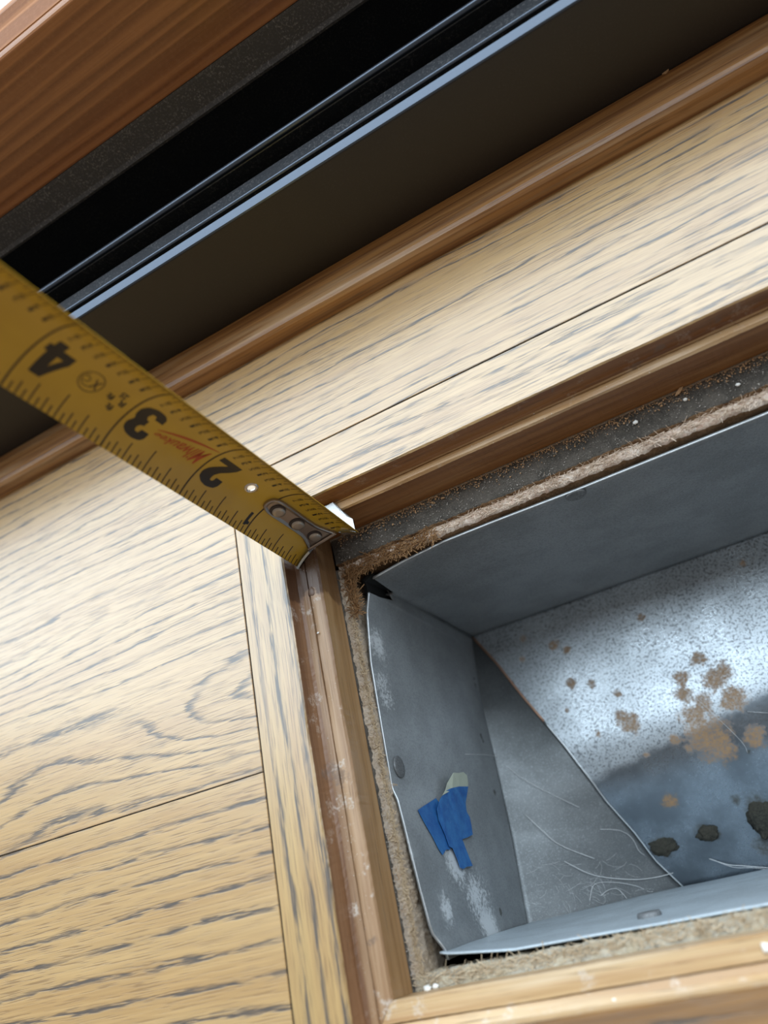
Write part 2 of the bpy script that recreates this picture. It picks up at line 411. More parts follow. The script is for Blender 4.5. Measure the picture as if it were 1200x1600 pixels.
lip('hole_edge', 'X', [(.1105, -.0203), (.1040, -.0202), (.0998, -.0204), (.0993, -.0218), (.0970, -.0216), (.0962, -.0226), (.0958, -.026), (.0960, -.037)], -.1005, .165, [M_dust, M_chipfar, M_chipcut], [0, 0, 2, 1, 1, 2, 2, 2], 520, .00045)
lip('hole_edge', 'Y', [(-.1045, -.0203), (-.1010, -.0203), (-.1006, -.0208), (-.0990, -.0211), (-.0981, -.0224), (-.0979, -.026), (-.0981, -.037)], -.018, .098, [M_dust, M_chip], [0, 0, 1, 1, 1, 1, 1], 330, .00055, 5)
lip('hole_edge', 'X', [(-.0200, -.0205), (-.0172, -.0203), (-.0150, -.0206), (-.0140, -.0215), (-.0138, -.025), (-.0140, -.037)], -.1000, .165, [M_chipnear], [0] * 6, 460, .0005, 11)
lip('hole_edge', 'Y', [(.169, -.0203), (.165, -.0203), (.1632, -.0214), (.1625, -.026), (.1625, -.037)], -.018, .098, [M_chip], [0] * 5, 120, .0005, 15)

# ------------------------------------------------------------------ vent frame (four mitred members)
frame = empty('vent_frame', (.03, .045, 0))
tag(frame, 'flush oak vent frame with stained brown rebate around the duct opening', 'vent frame')
PZ = [-.0195, -.0004, 0.0, -.0000, -.0005, -.0060, -.0068, -.0071, -.0080, -.0070, -.0069, -.0069, -.0076, -.0198]
LX = [-.1228, -.1228, -.1225, -.1076, -.1072, -.10705, -.1062, -.1043, -.10405, -.1038, -.1025, -.1003, -.0998, -.1008]
FY = [.1310, .1310, .1307, .1141, .1137, .1134, .1130, .11265, .1124, .1122, .1112, .1101, .1096, .1087]
NY = [-.0400, -.0400, -.0397, -.0244, -.0240, -.0237, -.0228, -.0215, -.0213, -.0211, -.0195, -.0172, -.0166, -.0170]
RX = [.1860, .1860, .1857, .1710, .1706, .1703, .1694, .1675, .1673, .1671, .1655, .1635, .1630, .1638]
def rail(p, q, n, mats, gap=.0):
    V, F, FM = [], [], []; m = len(PZ)
    for i in range(n + 1):
        t = i / n
        for k in range(m):
            a, b = p(k), q(k); x = a[0] + (b[0] - a[0]) * t; y = a[1] + (b[1] - a[1]) * t
            d = (Vector((b[0] - a[0], b[1] - a[1], 0))).normalized()
            e = gap * (1 - 2 * t); x += d.x * e; y += d.y * e
            w = 0; wz = 0
            if 3 <= k <= 12:
                c = (x + y) * 1.0
                w = .00022 * noise.noise(Vector((c * 60, k * .7, p(0)[0] * 9))) + (.0001 * noise.noise(Vector((c * 700, k * 2.0, 3))))
                if k >= 5: wz = .00018 * noise.noise(Vector((c * 70 + 7, k * .9, p(0)[1] * 9)))
            V.append((x - d.y * w, y + d.x * w, PZ[k] + wz))
    for i in range(n):
        for k in range(m):
            a, b = i * m + k, i * m + (k + 1) % m
            F.append((a, b, b + m, a + m)); FM.append(0 if k < 4 or k == m - 1 else 1 if k < 6 else 2 if k < 12 else 3)
    F.append(tuple(range(m))); F.append(tuple(range(n * m, n * m + m))[::-1]); FM += [1, 1]
    return fixn(mesh('frame_member', V, F, mats, frame, fm=FM))
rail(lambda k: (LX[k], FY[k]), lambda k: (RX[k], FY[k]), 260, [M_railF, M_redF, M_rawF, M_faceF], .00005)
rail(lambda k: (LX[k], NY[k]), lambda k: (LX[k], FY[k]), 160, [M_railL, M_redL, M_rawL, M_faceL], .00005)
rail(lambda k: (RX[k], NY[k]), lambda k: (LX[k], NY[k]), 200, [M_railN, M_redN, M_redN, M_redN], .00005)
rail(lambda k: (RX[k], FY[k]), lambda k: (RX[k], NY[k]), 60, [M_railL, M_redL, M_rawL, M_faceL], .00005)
# filled nail holes in the rebate
def blob(name, c, rx_, ry_, rz_, mat, parent=None, seed=0, sub=2, amp=.25, loc=None):
    bm = bmesh.new(); bmesh.ops.create_icosphere(bm, subdivisions=sub, radius=1)
    V = [Vector(v.co) for v in bm.verts]; F = [tuple(v.index for v in f.verts) for f in bm.faces]; bm.free()
    out = []
    for v in V:
        s = 1 + amp * noise.noise(v * 1.7 + Vector((seed, seed * 2, 0))) * 2
        out.append(Vector(c) + Vector((v.x * rx_, v.y * ry_, v.z * rz_)) * s)
    return mesh(name, out, F, mat, parent, loc, smooth=sub > 1)
for i, (px, py, r) in enumerate([(530, 1300, .0009), (487, 925, .0016)]):
    c = atz(px, py, -.0070)
    tag(blob('filler_spot', c, r * .8, r, .00028, simple('filler_grey', (.36, .34, .33) if i == 0 else (.16, .10, .07), .4), frame, i), 'grey filler over a nail hole' if i == 0 else 'dark knot by the tape hook')

# ------------------------------------------------------------------ duct
duct = empty('floor_duct', (.033, .041, -.1187))
tag(duct, 'dull galvanised sheet metal floor duct open inside the vent frame', 'duct')
ZB = -.1185
def zbot(y): return ZB - (0 if y > .045 else .36 * (.045 - y) ** 2 / .06 if y > .015 else .36 * (.030 - y))
def onbot(a, b, up=0.0):
    q = atz(a, b, ZB)
    for _ in range(12): q = atz(a, b, zbot(q.y) + up)
    return q
def solid(o, t=.0005):
    m = o.modifiers.new('thickness', 'SOLIDIFY'); m.thickness = t; m.offset = -1; return o
def lerp_poly(P, s):
    if s <= P[0][0]: return P[0][1]
    for (a, b), (c, d) in zip(P, P[1:]):
        if s <= c: return b + (d - b) * (s - a) / (c - a)
    return P[-1][1]
def attrs(o, fn, names):
    me = o.data; b = wloc(o)
    ats = [me.attributes.new(nm, 'FLOAT', 'POINT') for nm in names]
    for i, v in enumerate(me.vertices):
        vals = fn(v.co + b)
        for a, x in zip(ats, vals): a.data[i].value = x
def spots(pts, p, pw=1.0):
    m = 0.0
    for c, r in pts:
        d = (p - c).length / r
        if d < 2: m = max(m, 1.05 - .55 * d)
    return m
# left wall: columns run from the rim down to the crease
rimX = [(-.0100, -.0925), (-.0094, -.0926), (-.0057, -.0945), (.0052, -.0954), (.0171, -.0961), (.0277, -.0968), (.0308, -.0978), (.0377, -.0976), (.0471, -.0974), (.0669, -.0968), (.0823, -.0948), (.0885, -.0928), (.0945, -.0935)]
rimZ = [(.0884, -.0240), (.0886, -.0300), (.0905, -.0420), (.0945, -.0400)]
creZ = [(-.0125, -.0965), (-.0079, -.0978), (.0162, -.1037), (.0381, -.1063), (.0622, -.1091), (.0901, -.1160), (.0945, -.1185)]
YL = [-.0120, -.0100, -.0094, -.0075] + [-.0057 + i * .0012 for i in range(79)] + [.0885, .0886, .0895, .0905, .0925, .0945]
NZ = 70
def left_pt(y, t):
    zt = -.0240 if y <= .0885 else lerp_poly(rimZ, y)
    zt += -.0003 * max(0, (-.004 - y)) * 900
    zb = lerp_poly(creZ, y); x0 = lerp_poly(rimX, y); z = zt + (zb - zt) * t
    x = x0 + (-.0945 - x0) * min(1, t * 1.2)
    x += .00035 * noise.noise(Vector((y * 60, z * 60, 1))) * min(1, 6 * t) * (1 - t)
    return Vector((x, y, z))
V, F = [], []
for y in YL:
    for j in range(NZ + 1): V.append(left_pt(y, j / NZ))
for i in range(len(YL) - 1):
    for j in range(NZ): F.append((i * (NZ + 1) + j, (i + 1) * (NZ + 1) + j, (i + 1) * (NZ + 1) + j + 1, i * (NZ + 1) + j + 1))
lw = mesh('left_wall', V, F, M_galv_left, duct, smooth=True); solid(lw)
if sum(p.normal.x for p in lw.data.polygons) < 0: lw.data.flip_normals()
bl = [(atx(a, b, -.0945), r) for a, b, r in [(745, 1395, .010), (720, 1350, .008), (760, 1440, .008), (700, 1420, .006), (640, 1330, .005), (600, 1010, .006), (605, 1060, .005), (615, 1090, .005)]]
dk = [(atx(a, b, -.0945), r) for a, b, r in [(743, 1071, .0012), (752, 1150, .0013), (773, 1238, .0012), (782, 1425, .0013), (670, 1378, .0010), (741, 1060, .0008), (755, 1158, .0008)]]
attrs(lw, lambda p: (0.0, spots(dk, p), spots(bl, p) * .78 + .30 * noise.noise(p * 90) + .02), ['rust', 'grime', 'bloom'])
def rim_line(name, P, r_, mat, lab=None):
    v, f = tube(P, r_, 6); return tag(mesh(name, v, f, mat, duct, smooth=True), lab)
rim_line('cut_edge', [left_pt(y, 0) + Vector((.0001, 0, .0001)) for y in YL if y <= .0885], .00014, M_edge, 'cut edge of the left wall, highlight put in its colour')
# lower sloping panel between the crease and the bottom
LOW = [(-.0150, -.0478)] + [(q.y, q.x) for q in (onbot(*c) for c in ((1068, 1387), (1024, 1345), (991, 1301), (947, 1252)))]
LOWX = [(.0278, -.0647), (.0433, -.0706), (.0541, -.0757), (.0653, -.0810), (.0805, -.0874), (.0946, -.0947)]
DA, DB = Vector((-.0947, .0946, ZB)), Vector((-.0452, -.0125, ZB))
V, F = [], []; n1, n2 = 60, 24
for i in range(n1 + 1):
    t = i / n1; y = DA.y + (-.0125 - DA.y) * t
    a = Vector((-.0948, y, lerp_poly(creZ, y) + .0004))
    bx = lerp_poly(LOW + LOWX, y)
    b = Vector((bx, y, zbot(y) + .0002))
    for j in range(n2 + 1):
        s = j / n2; q = a.lerp(b, s)
        V.append(q)
for i in range(n1):
    for j in range(n2): F.append((i * (n2 + 1) + j, i * (n2 + 1) + j + 1, (i + 1) * (n2 + 1) + j + 1, (i + 1) * (n2 + 1) + j))
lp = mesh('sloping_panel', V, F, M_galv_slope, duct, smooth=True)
if sum(p.normal.z for p in lp.data.polygons) < 0: lp.data.flip_normals()
solid(lp, .0003)
# far wall
XF = [-.0945, -.0935, -.0926, -.0915] + [-.0905 + i * .0025 for i in range(101)]
rimYf = [(-.0945, .0925), (-.0915, .0923), (-.0793, .0940), (-.0654, .0950), (-.0491, .0949), (-.0232, .0943), (.0292, .0941), (.17, .0940)]
def far_top(x):
    return lerp_poly([(-.0945, -.0400), (-.0935, -.0405), (-.0913, -.0395), (-.0905, -.0240)], x) if x < -.0905 else -.0240
V, F = [], []
for x in XF:
    yt = lerp_poly(rimYf, x); zt = far_top(x)
    for j in range(31):
        t = j / 30; z = zt + (ZB - zt) * t
        y = yt + (.0945 - yt) * min(1, t * 2) + .0003 * noise.noise(Vector((x * 30, z * 40, 8))) * math.sin(math.pi * t)
        V.append((x, y, z))
for i in range(len(XF) - 1):
    for j in range(30): F.append((i * 31 + j, (i + 1) * 31 + j, (i + 1) * 31 + j + 1, i * 31 + j + 1))
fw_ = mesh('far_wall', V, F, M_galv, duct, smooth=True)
if sum(p.normal.y for p in fw_.data.polygons) > 0: fw_.data.flip_normals()
solid(fw_)
rim_line('cut_edge', [Vector((x, lerp_poly(rimYf, x) - .0001, -.0239)) for x in XF if x >= -.0905], .00026, M_edge, 'cut edge of the far wall, highlight put in its colour')
# near wall: top edge bowed and sprung away at its left end
XN = [-.0935, -.0925] + [-.0915 + i * .0025 for i in range(102)]
rimYn = [(-.0935, -.0098), (-.0912, -.0104), (-.0743, -.0122), (-.0584, -.0125), (-.0378, -.0129), (-.0153, -.0131), (.165, -.0131)]
V, F = [], []
for x in XN:
    yt = lerp_poly(rimYn, x)
    for j in range(31):
        t = j / 30; z = -.0240 + (ZB - .016 + .0240) * t
        y = yt + (-.0104 - yt) * min(1, t * 1.3) + .0002 * noise.noise(Vector((x * 40, z * 50, 3)))
        V.append((x, y, z))
for i in range(len(XN) - 1):
    for j in range(30): F.append((i * 31 + j, (i + 1) * 31 + j, (i + 1) * 31 + j + 1, i * 31 + j + 1))
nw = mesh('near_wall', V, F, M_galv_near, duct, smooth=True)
if sum(p.normal.y for p in nw.data.polygons) < 0: nw.data.flip_normals()
solid(nw)
V = [(.160, y, z) for y in (-.0131, .094) for z in (-.024, ZB - .016)]
rw = mesh('right_wall', V, [(0, 1, 3, 2)], M_galv, duct); rw.data.flip_normals() if rw.data.polygons[0].normal.x > 0 else None
solid(rw)
# bottom sheet with stains and a painted window reflection
V, F = [], []; n1, n2 = 260, 120
for i in range(n1 + 1):
    for j in range(n2 + 1):
        x = -.0950 + (.160 + .0950) * i / n1; y = -.0125 + (.0948 + .0125) * j / n2
        V.append((x, y, zbot(y) + .00025 * noise.noise(Vector((x * 35, y * 35, 2)))))
for i in range(n1):
    for j in range(n2): F.append((i * (n2 + 1) + j, (i + 1) * (n2 + 1) + j, (i + 1) * (n2 + 1) + j + 1, i * (n2 + 1) + j + 1))
SB = [Vector((lerp_poly(LOW + LOWX, y) + .0002, y, zbot(y) + .0004)) for y in [-.012 + .1062 * i / 60 for i in range(61)]]
rim_line('seam', SB[:38], .00030, M_edge, 'grey lower end of the folded seam')
rim_line('seam', SB[37:], .00042, simple('coppery_seam_metal', (.62, .36, .24), .34, .8), 'coppery orange upper end of the folded seam')  # upper end of the seam tinted coppery orange
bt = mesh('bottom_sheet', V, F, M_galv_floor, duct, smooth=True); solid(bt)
def bz(L): return [(onbot(a, b), r) for a, b, r in L]
rust = bz([(1105, 1150, .0085), (1085, 1120, .005), (1130, 1170, .005), (1070, 1085, .0035), (1120, 1060, .005), (1145, 1090, .005), (1065, 1060, .003), (980, 1130, .0045), (972, 1120, .003), (1045, 1250, .0028), (866, 1008, .0022), (885, 1016, .0018), (893, 1070, .0022), (925, 1070, .0018), (965, 1083, .0018), (935, 1147, .0014), (1002, 965, .0018), (1055, 1155, .0025), (1090, 1030, .003), (815, 1030, .0014), (818, 998, .0014), (886, 1110, .001), (1130, 1045, .003), (1160, 880, .0015), (1010, 1180, .0013), (1100, 1100, .004), (1180, 1150, .004)])
grime = bz([(1028, 1322, .0042), (1045, 1330, .003), (1100, 1300, .004), (1118, 1305, .003), (1185, 1260, .006), (1195, 1320, .006), (1150, 1250, .0025), (1170, 1175, .0012), (1200, 1285, .006)])
attrs(bt, lambda p: (spots(rust, p), spots(grime, p) * .7, .5 + (p.y - (.029 + .18 * (p.x + .064))) / .014), ['rust', 'grime', 'sheen_mask'])
# nail heads
def disc(name, c, nrm, r, h, mat, parent):
    nrm = Vector(nrm).normalized(); a = nrm.orthogonal().normalized(); b = nrm.cross(a)
    V, F = [], []; n = 28
    for (rr, hh) in ((1, 0), (1, .6), (.9, 1), (.45, .85), (.2, .8)):
        for k in range(n):
            an = 2 * math.pi * k / n
            V.append(Vector(c) + (a * math.cos(an) + b * math.sin(an)) * r * rr + nrm * h * hh)
    for q in range(4):
        for k in range(n): F.append((q * n + k, q * n + (k + 1) % n, (q + 1) * n + (k + 1) % n, (q + 1) * n + k))
    F.append(tuple(range(4 * n, 5 * n)))
    return fixn(mesh(name, V, F, mat, parent, smooth=True))
disc('nail_head', atx(623, 1198, -.0973), (1, 0, 0), .0031, .0005, M_nail, duct)
p = EYE + ray(900, 773) * (.0938 / ray(900, 773).y); disc('nail_head', p, (0, -1, 0), .0030, .0005, M_nail, duct)
p = EYE + ray(1016, 1434) * (-.0125 / ray(1016, 1434).y); disc('nail_head', p, (0, 1, 0), .0030, .0014, M_nail, duct)
# black plate standing in for the dark gap at the duct's far-left corner
gp = [Vector((-.0935, .0925, -.0245)), Vector((-.0905, .0945, -.0250)), Vector((-.0903, .0948, -.0445)), Vector((-.0950, .0948, -.0445)), Vector((-.0956, .0880, -.0435)), Vector((-.0958, .0875, -.030))]
gp2 = [v + Vector((-.0012, .0012, 0)) for v in gp]
cs = mesh('corner_gap_plate', gp + gp2, [(0, 1, 2, 3), (0, 3, 4, 5), (6, 9, 8, 7), (6, 11, 10, 9)] + [(i, 6 + i, 6 + (i + 1) % 6, (i + 1) % 6) for i in range(6)], M_hole, duct)
tag(fixn(cs), 'black plate standing in for the dark gap in the open corner of the duct')

BV = []
for o in (lw, lp, fw_, nw, bt):
    bm = bmesh.new(); bm.from_mesh(o.data); bmesh.ops.translate(bm, verts=bm.verts, vec=wloc(o)); BV.append(BVHTree.FromBMesh(bm)); bm.free()
def on_duct(px, py, off=.0003):
    d = ray(px, py).normalized(); best = None
    for b in BV:
        h = b.ray_cast(EYE, d)
        if h[0] and (best is None or h[3] < best[1]):
            nn = h[1] if h[1].dot(d) < 0 else -h[1]
            best = (h[0] + nn * off, h[3])
    return best[0]

# ------------------------------------------------------------------ things in the duct
def subdiv(pts, k=5):
    out = []
    for i in range(len(pts) - 1):
        p0, p1, p2, p3 = pts[max(i - 1, 0)], pts[i], pts[i + 1], pts[min(i + 2, len(pts) - 1)]
        for j in range(k):
            t = j / k
            out.append(.5 * ((2 * p1) + (p2 - p0) * t + (2 * p0 - 5 * p1 + 4 * p2 - p3) * t * t + (3 * p1 - p0 - 3 * p2 + p3) * t ** 3))
    out.append(pts[-1]); return out
hairs = [
 ([(725, 1179), (775, 1183), (796, 1202), (825, 1223), (867, 1244), (904, 1262)], .00006, 'long pale hair crossing the left wall of the duct from blue tape scrap to slope'),
 ([(820, 1273), (846, 1298), (875, 1321), (927, 1342)], .00009, 'pale curved hair below the longest hair, on the sloping duct panel'),
 ([(881, 1346), (917, 1365), (950, 1372), (992, 1375), (1025, 1371), (1052, 1362)], .00009, 'bright hair bowed like a smile, just above the near duct wall'),
 ([(937, 1296), (967, 1298), (987, 1310), (996, 1329), (1006, 1336)], .00006, 'short hooked hair touching the left edge of the left dark clump'),
 ([(921, 1408), (927, 1383), (958, 1379), (992, 1385), (1012, 1393), (1022, 1398)], .00006, 'thin wavy hair tangle behind the near duct wall'),
 ([(938, 1400), (950, 1391), (965, 1390), (978, 1405)], .00006, 'small arched hair in front of the thin tangle by the near wall'),
 ([(1108, 1341), (1137, 1349), (1160, 1352), (1200, 1354)], .00009, 'bright straight hair low on the right below the dark clumps'),
 ([(1112, 1342), (1145, 1353), (1175, 1355), (1200, 1357)], .00006, 'fainter hair running just under the bright straight one'),
 ([(1030, 1050), (1080, 1085), (1130, 1130), (1160, 1160), (1168, 1176)], .00005, 'thin dark-ended hair crossing the large rusty stain'),
 ([(1168, 1112), (1185, 1113), (1200, 1114)], .00006, 'short pale hair at the right edge of the picture beside the rusty stain'),
]
for pts, r, lab in hairs:
    P = subdiv([on_duct(a, b, .0004 + .0006 * (i % 2)) for i, (a, b) in enumerate(pts)])
    V, F = tube(P, r, 5)
    o = mesh('hair', V, F, M_hair, loc=P[0], smooth=True)
    tag(o, lab, 'hair', 'stray hairs in the duct')
# faint fluff near the bottom left
V, F = [], []; rnd = random.Random(4)
for i in range(70):
    px, py = rnd.gauss(905, 42), rnd.gauss(1380, 22)
    if not (800 < px < 1010 and py < 1408 - (px - 900) * .1): continue
    a = rnd.uniform(-.6, 1.2); L = rnd.uniform(8, 30); c = rnd.uniform(-.8, .8)
    pts = [on_duct(px + L * t * math.cos(a + c * t), py + L * t * math.sin(a + c * t), .0005) for t in (0, .33, .66, 1)]
    v, f = tube(pts, .000022, 3); b = len(V); V += v; F += [tuple(q + b for q in x) for x in f]
tag(mesh('fluff', V, F, M_hair, loc=on_duct(905, 1380)), 'faint tangle of fine pale fluff on the sloping duct panel', 'fluff', kind='stuff')
# clumps of dark debris on the bottom sheet
def clump(px, py, a, b, h, lab, seed, name='debris_clump', mat=None):
    c = onbot(px, py, h * .3); V, F = [], []
    bm = bmesh.new(); bmesh.ops.create_icosphere(bm, subdivisions=4, radius=1)
    for v in bm.verts:
        co = v.co.copy(); s = 1 + .35 * noise.noise(co * 1.6 + Vector((seed, 0, 0))) + .22 * noise.noise(co * 4.5 + Vector((0, seed, 0))) + .12 * noise.noise(co * 11)
        co = Vector((co.x * a, co.y * b, max(co.z, -.25) * h)) * s
        V.append(c + co)
    F = [tuple(v.index for v in f.verts) for f in bm.faces]; bm.free()
    tag(mesh(name, V, F, mat or M_clump, loc=(c.x, c.y, zbot(c.y)), smooth=True), lab, 'debris', 'dark debris clumps on the duct bottom')
clump(1036, 1323, .0046, .0029, .0011, 'leftmost of the dark debris clumps, wide and flat, on the duct bottom', 1)
clump(1106, 1301, .0034, .0026, .0014, 'small dark debris clump between the wide flat one and the picture edge', 5)
clump(1192, 1272, .0052, .0068, .0014, 'largest dark debris clump, cut off by the right edge of the picture', 9)

# blue masking tape scrap on the left wall (two lapped pieces and a curled end)
scrap = empty('masking_tape_scrap', on_duct(700, 1285))
tag(scrap, 'torn blue masking tape scrap stuck to the left wall of the duct', 'tape')
def patch(name, pts, mat, off, lift=None, O=(560, 1140), s=3.48):
    P = [on_duct(O[0] + a / s, O[1] + b / s, off) for a, b in pts]
    if lift:
        for i, v in lift.items(): P[i] = P[i] + Vector((v, 0, 0))
    n = len(P); Q = [p + Vector((.00012, 0, 0)) for p in P]
    bm = bmesh.new(); base = wloc(scrap)
    vs = [bm.verts.new(p - base) for p in Q]; f = bm.faces.new(vs); r = bmesh.ops.extrude_face_region(bm, geom=[f])
    bmesh.ops.translate(bm, verts=[v for v in r['geom'] if isinstance(v, bmesh.types.BMVert)], vec=(-.00012, 0, 0))
    bmesh.ops.triangulate(bm, faces=bm.faces); bmesh.ops.recalc_face_normals(bm, faces=bm.faces)
    me = bpy.data.meshes.new(name); bm.to_mesh(me); bm.free(); me.materials.append(mat)
    o = bpy.data.objects.new(name, me); COL.objects.link(o); o.parent = scrap; return o
patch('tape_piece', [(318, 440), (345, 420), (380, 398), (415, 376), (450, 420), (480, 520), (500, 640), (490, 655), (470, 655), (452, 684), (430, 650), (400, 590), (360, 520), (338, 480)], M_blue, .0003)
patch('tape_piece', [(408, 440), (420, 385), (445, 345), (475, 328), (515, 318), (566, 318), (570, 400), (575, 450), (592, 480), (600, 520), (608, 575), (580, 590), (550, 600), (585, 690), (607, 745), (575, 750), (556, 762), (540, 755), (525, 710), (500, 650), (480, 640), (460, 580), (425, 500)], M_blue, .0008, {0: .0004, 1: .0007, 2: .001, 3: .0012, 4: .0012, 5: .0012})
tag(patch('curled_end', [(430, 372), (445, 340), (455, 300), (470, 248), (495, 250), (522, 245), (545, 262), (570, 295), (568, 330), (520, 330), (480, 338)], M_adh, .0018, {3: .0012, 4: .0014, 5: .0014, 6: .0012}), 'tan sticky side of the curled tape end')
V, F = [], []
for i in range(6):
    P = [on_duct(560 + a / 3.48, 1140 + b / 3.48, .0010) for a, b in ((448 + i * 9, 440 + i * 26), (470 + i * 11, 436 + i * 24), (490 + i * 9, 420 + i * 27))]
    v, f = tube(P, .00005, 4); b = len(V); V += v; F += [tuple(q + b for q in x) for x in f]
mesh('wrinkle', V, F, M_blue, scrap)

# ------------------------------------------------------------------ dust, grit, crumbs and torn fibres
def grains(name, pts, mat, label, cat, rmin, rmax, seed):
    rnd = random.Random(seed); V, F = [], []
    oct_ = [(1, 0, 0), (-1, 0, 0), (0, 1, 0), (0, -1, 0), (0, 0, 1), (0, 0, -1)]
    of = [(0, 2, 4), (2, 1, 4), (1, 3, 4), (3, 0, 4), (2, 0, 5), (1, 2, 5), (3, 1, 5), (0, 3, 5)]
    for p in pts:
        r = rmin + (rmax - rmin) * rnd.random() ** 3; b = len(V)
        R = Matrix.Rotation(rnd.random() * 6, 3, Vector((rnd.random(), rnd.random(), rnd.random() + .1)).normalized())
        sc = (rnd.uniform(.6, 1.5), rnd.uniform(.6, 1.2), rnd.uniform(.5, .9))
        for q in oct_: V.append(Vector(p) + R @ Vector((q[0] * sc[0] * r, q[1] * sc[1] * r, q[2] * sc[2] * r)))
        F += [tuple(k + b for k in f) for f in of]
    return tag(mesh(name, V, F, mat, floor), label, kind='stuff')
rnd = random.Random(1)
def fy(x): return rnd.random()
P1 = [(rnd.uniform(-.098, .06), .1084 - abs(rnd.gauss(0, .0016)), -.0199 + rnd.random() * .0003) for _ in range(2600)]
grains('sawdust', P1, M_grain, 'tan sawdust grains along the foot of the far frame member', 'dust', .00007, .00036, 2)
P2 = [(rnd.uniform(-.099, .06), rnd.uniform(.0999, .1085), -.0200) for _ in range(2600)] + [(rnd.uniform(-.1006, -.0992), rnd.uniform(-.016, .03), -.0201) for _ in range(500)]
grains('grit', P2, M_grain2, 'grey grit lying on the dusty subfloor edge', 'dust', .00005, .00024, 3)
P3 = [(rnd.uniform(-.10, .06), rnd.uniform(.109, .1125), -.0067) for _ in range(90)] + [(rnd.uniform(-.106, -.100), rnd.uniform(-.02, .10), -.0066) for _ in range(110)]
grains('grit', P3, M_white, 'pale specks on the ledge of the frame', 'dust', .00004, .00014, 5)
crumbs = [((993, 660), .00075, -.0197, 'largest white crumb on the dusty strip beside the duct'), ((931, 704), .00045, -.0207, 'white crumb on the torn chipboard strip left of the largest crumb'), ((1071, 624), .0006, -.0197, 'narrow white crumb on the dusty strip right of the largest crumb'), ((1153, 601), .0006, -.0197, 'white crumb nearest the right end of the dusty strip'), ((497, 989), .0004, -.0065, 'white crumb on the ledge of the left frame member'), ((668, 1545), .0011, -.0196, 'white crumb in the lower left corner of the subfloor'), ((680, 1541), .0008, -.0196, 'second white crumb touching the one in the lower left corner'), ((1199, 1481), .0011, -.0066, 'white crumb on the near frame ledge at the right edge'), ((961, 1566), .0008, -.0066, 'bluish white crumb on the near frame ledge below the nail head')]
for i, ((px, py), r, z, lab) in enumerate(crumbs):
    c = atz(px, py, z); o = blob('crumb', c, r, r * .8, r * .6, M_white, None, i * 3 + 1, 2, .3, loc=(c.x, c.y, z - r * .5))
    tag(o, lab, 'crumb', 'white crumbs round the opening')
def chipflake(px, py, z, L, w, ang, mat, lab):
    c = atz(px, py, z); d = Vector((math.cos(ang), math.sin(ang), .15)).normalized(); e = d.cross(Vector((0, 0, 1))).normalized()
    V = [c - d * L, c - d * L * .3 + e * w, c + d * L * .6 + e * w * .7, c + d * L, c + d * L * .5 - e * w, c - d * L * .4 - e * w * .8]
    V2 = [v + Vector((0, 0, .0003)) for v in V]
    tag(fixn(mesh('wood_chip', V + V2, [(0, 1, 2, 3, 4, 5), (11, 10, 9, 8, 7, 6)] + [(i, 6 + i, 6 + (i + 1) % 6, (i + 1) % 6) for i in range(6)], mat, loc=c)), lab, 'wood chip')
chipflake(1061, 612, -.0194, .0016, .0005, .5, M_grain, 'orange wood chip on the dusty strip above the narrow white crumb')
chipflake(456, 185, .0135, .0011, .0006, .3, M_grain, 'reddish wood chip lying in the black door track')
chipflake(1040, 112, .0075, .0011, .0007, .2, M_grain, 'small wood chip where the black sill meets the trim')
def fibres(name, n, fn, r, mat, label, seed, L0=.001, L1=.003):
    rnd = random.Random(seed); V, F = [], []
    for _ in range(n):
        p, d = fn(rnd); d = Vector(d).normalized(); L = rnd.uniform(L0, L1); k = Vector((rnd.uniform(-1, 1), rnd.uniform(-1, 1), rnd.uniform(-.6, .8))) * L * .5
        pts = [Vector(p), Vector(p) + d * L * .5 + k * .3, Vector(p) + d * L + k]
        v, f = tube(pts, r * rnd.uniform(.5, 1.3), 3); b = len(V); V += v; F += [tuple(q + b for q in x) for x in f]
    return tag(mesh(name, V, F, mat, floor), label, kind='stuff')
def corner(rnd):   # torn corner at the far left
    if rnd.random() < .6:
        x = rnd.uniform(-.0985, -.066); y = .0962 + .0032 * rnd.random() + max(0, (-.088 - x)) * -.25
        return (x, y, -.0222 + rnd.random() * .0008), (rnd.uniform(-1, 1), rnd.uniform(-1, .2), rnd.uniform(0, .5))
    y = rnd.uniform(.082, .098)
    return (-.0992 + rnd.random() * .0030, y, -.0222 + rnd.random() * .0008), (rnd.uniform(-.5, 1), rnd.uniform(-1, 1), rnd.uniform(0, .5))
fibres('wood_fibre', 1700, corner, .00011, M_fib1, 'brown torn wood fibres in the far left corner of the hole', 7)
def leftf(rnd): return (-.0996 + rnd.random() * .0016, rnd.uniform(-.014, .088), -.0217 + rnd.random() * .0004), (rnd.uniform(-.4, 1), rnd.uniform(-1, 1), rnd.uniform(-.2, .5))
fibres('wood_fibre', 2300, leftf, .00009, M_fib2, 'pale wood fibres along the left edge of the hole', 8, .0006, .0016)
def nearf(rnd): return (rnd.uniform(-.099, .01), -.0165 + rnd.random() * .0028, -.0208 + rnd.random() * .0004), (rnd.uniform(-1, 1), rnd.uniform(-.4, .5), rnd.uniform(-.1, .4))
fibres('wood_fibre', 1600, nearf, .00009, M_fib2, 'pale wood fibres along the near edge of the hole', 9, .0008, .0022)
def farf(rnd): return (rnd.uniform(-.064, .04), .0966 + rnd.random() * .0028, -.0217 + rnd.random() * .0004), (rnd.uniform(-1, 1), rnd.uniform(-.4, .4), rnd.uniform(0, .4))
fibres('wood_fibre', 900, farf, .00009, simple('cream_wood_fibre', (.66, .52, .40), .8), 'cream splinters on the far edge of the hole', 10, .0008, .0026)

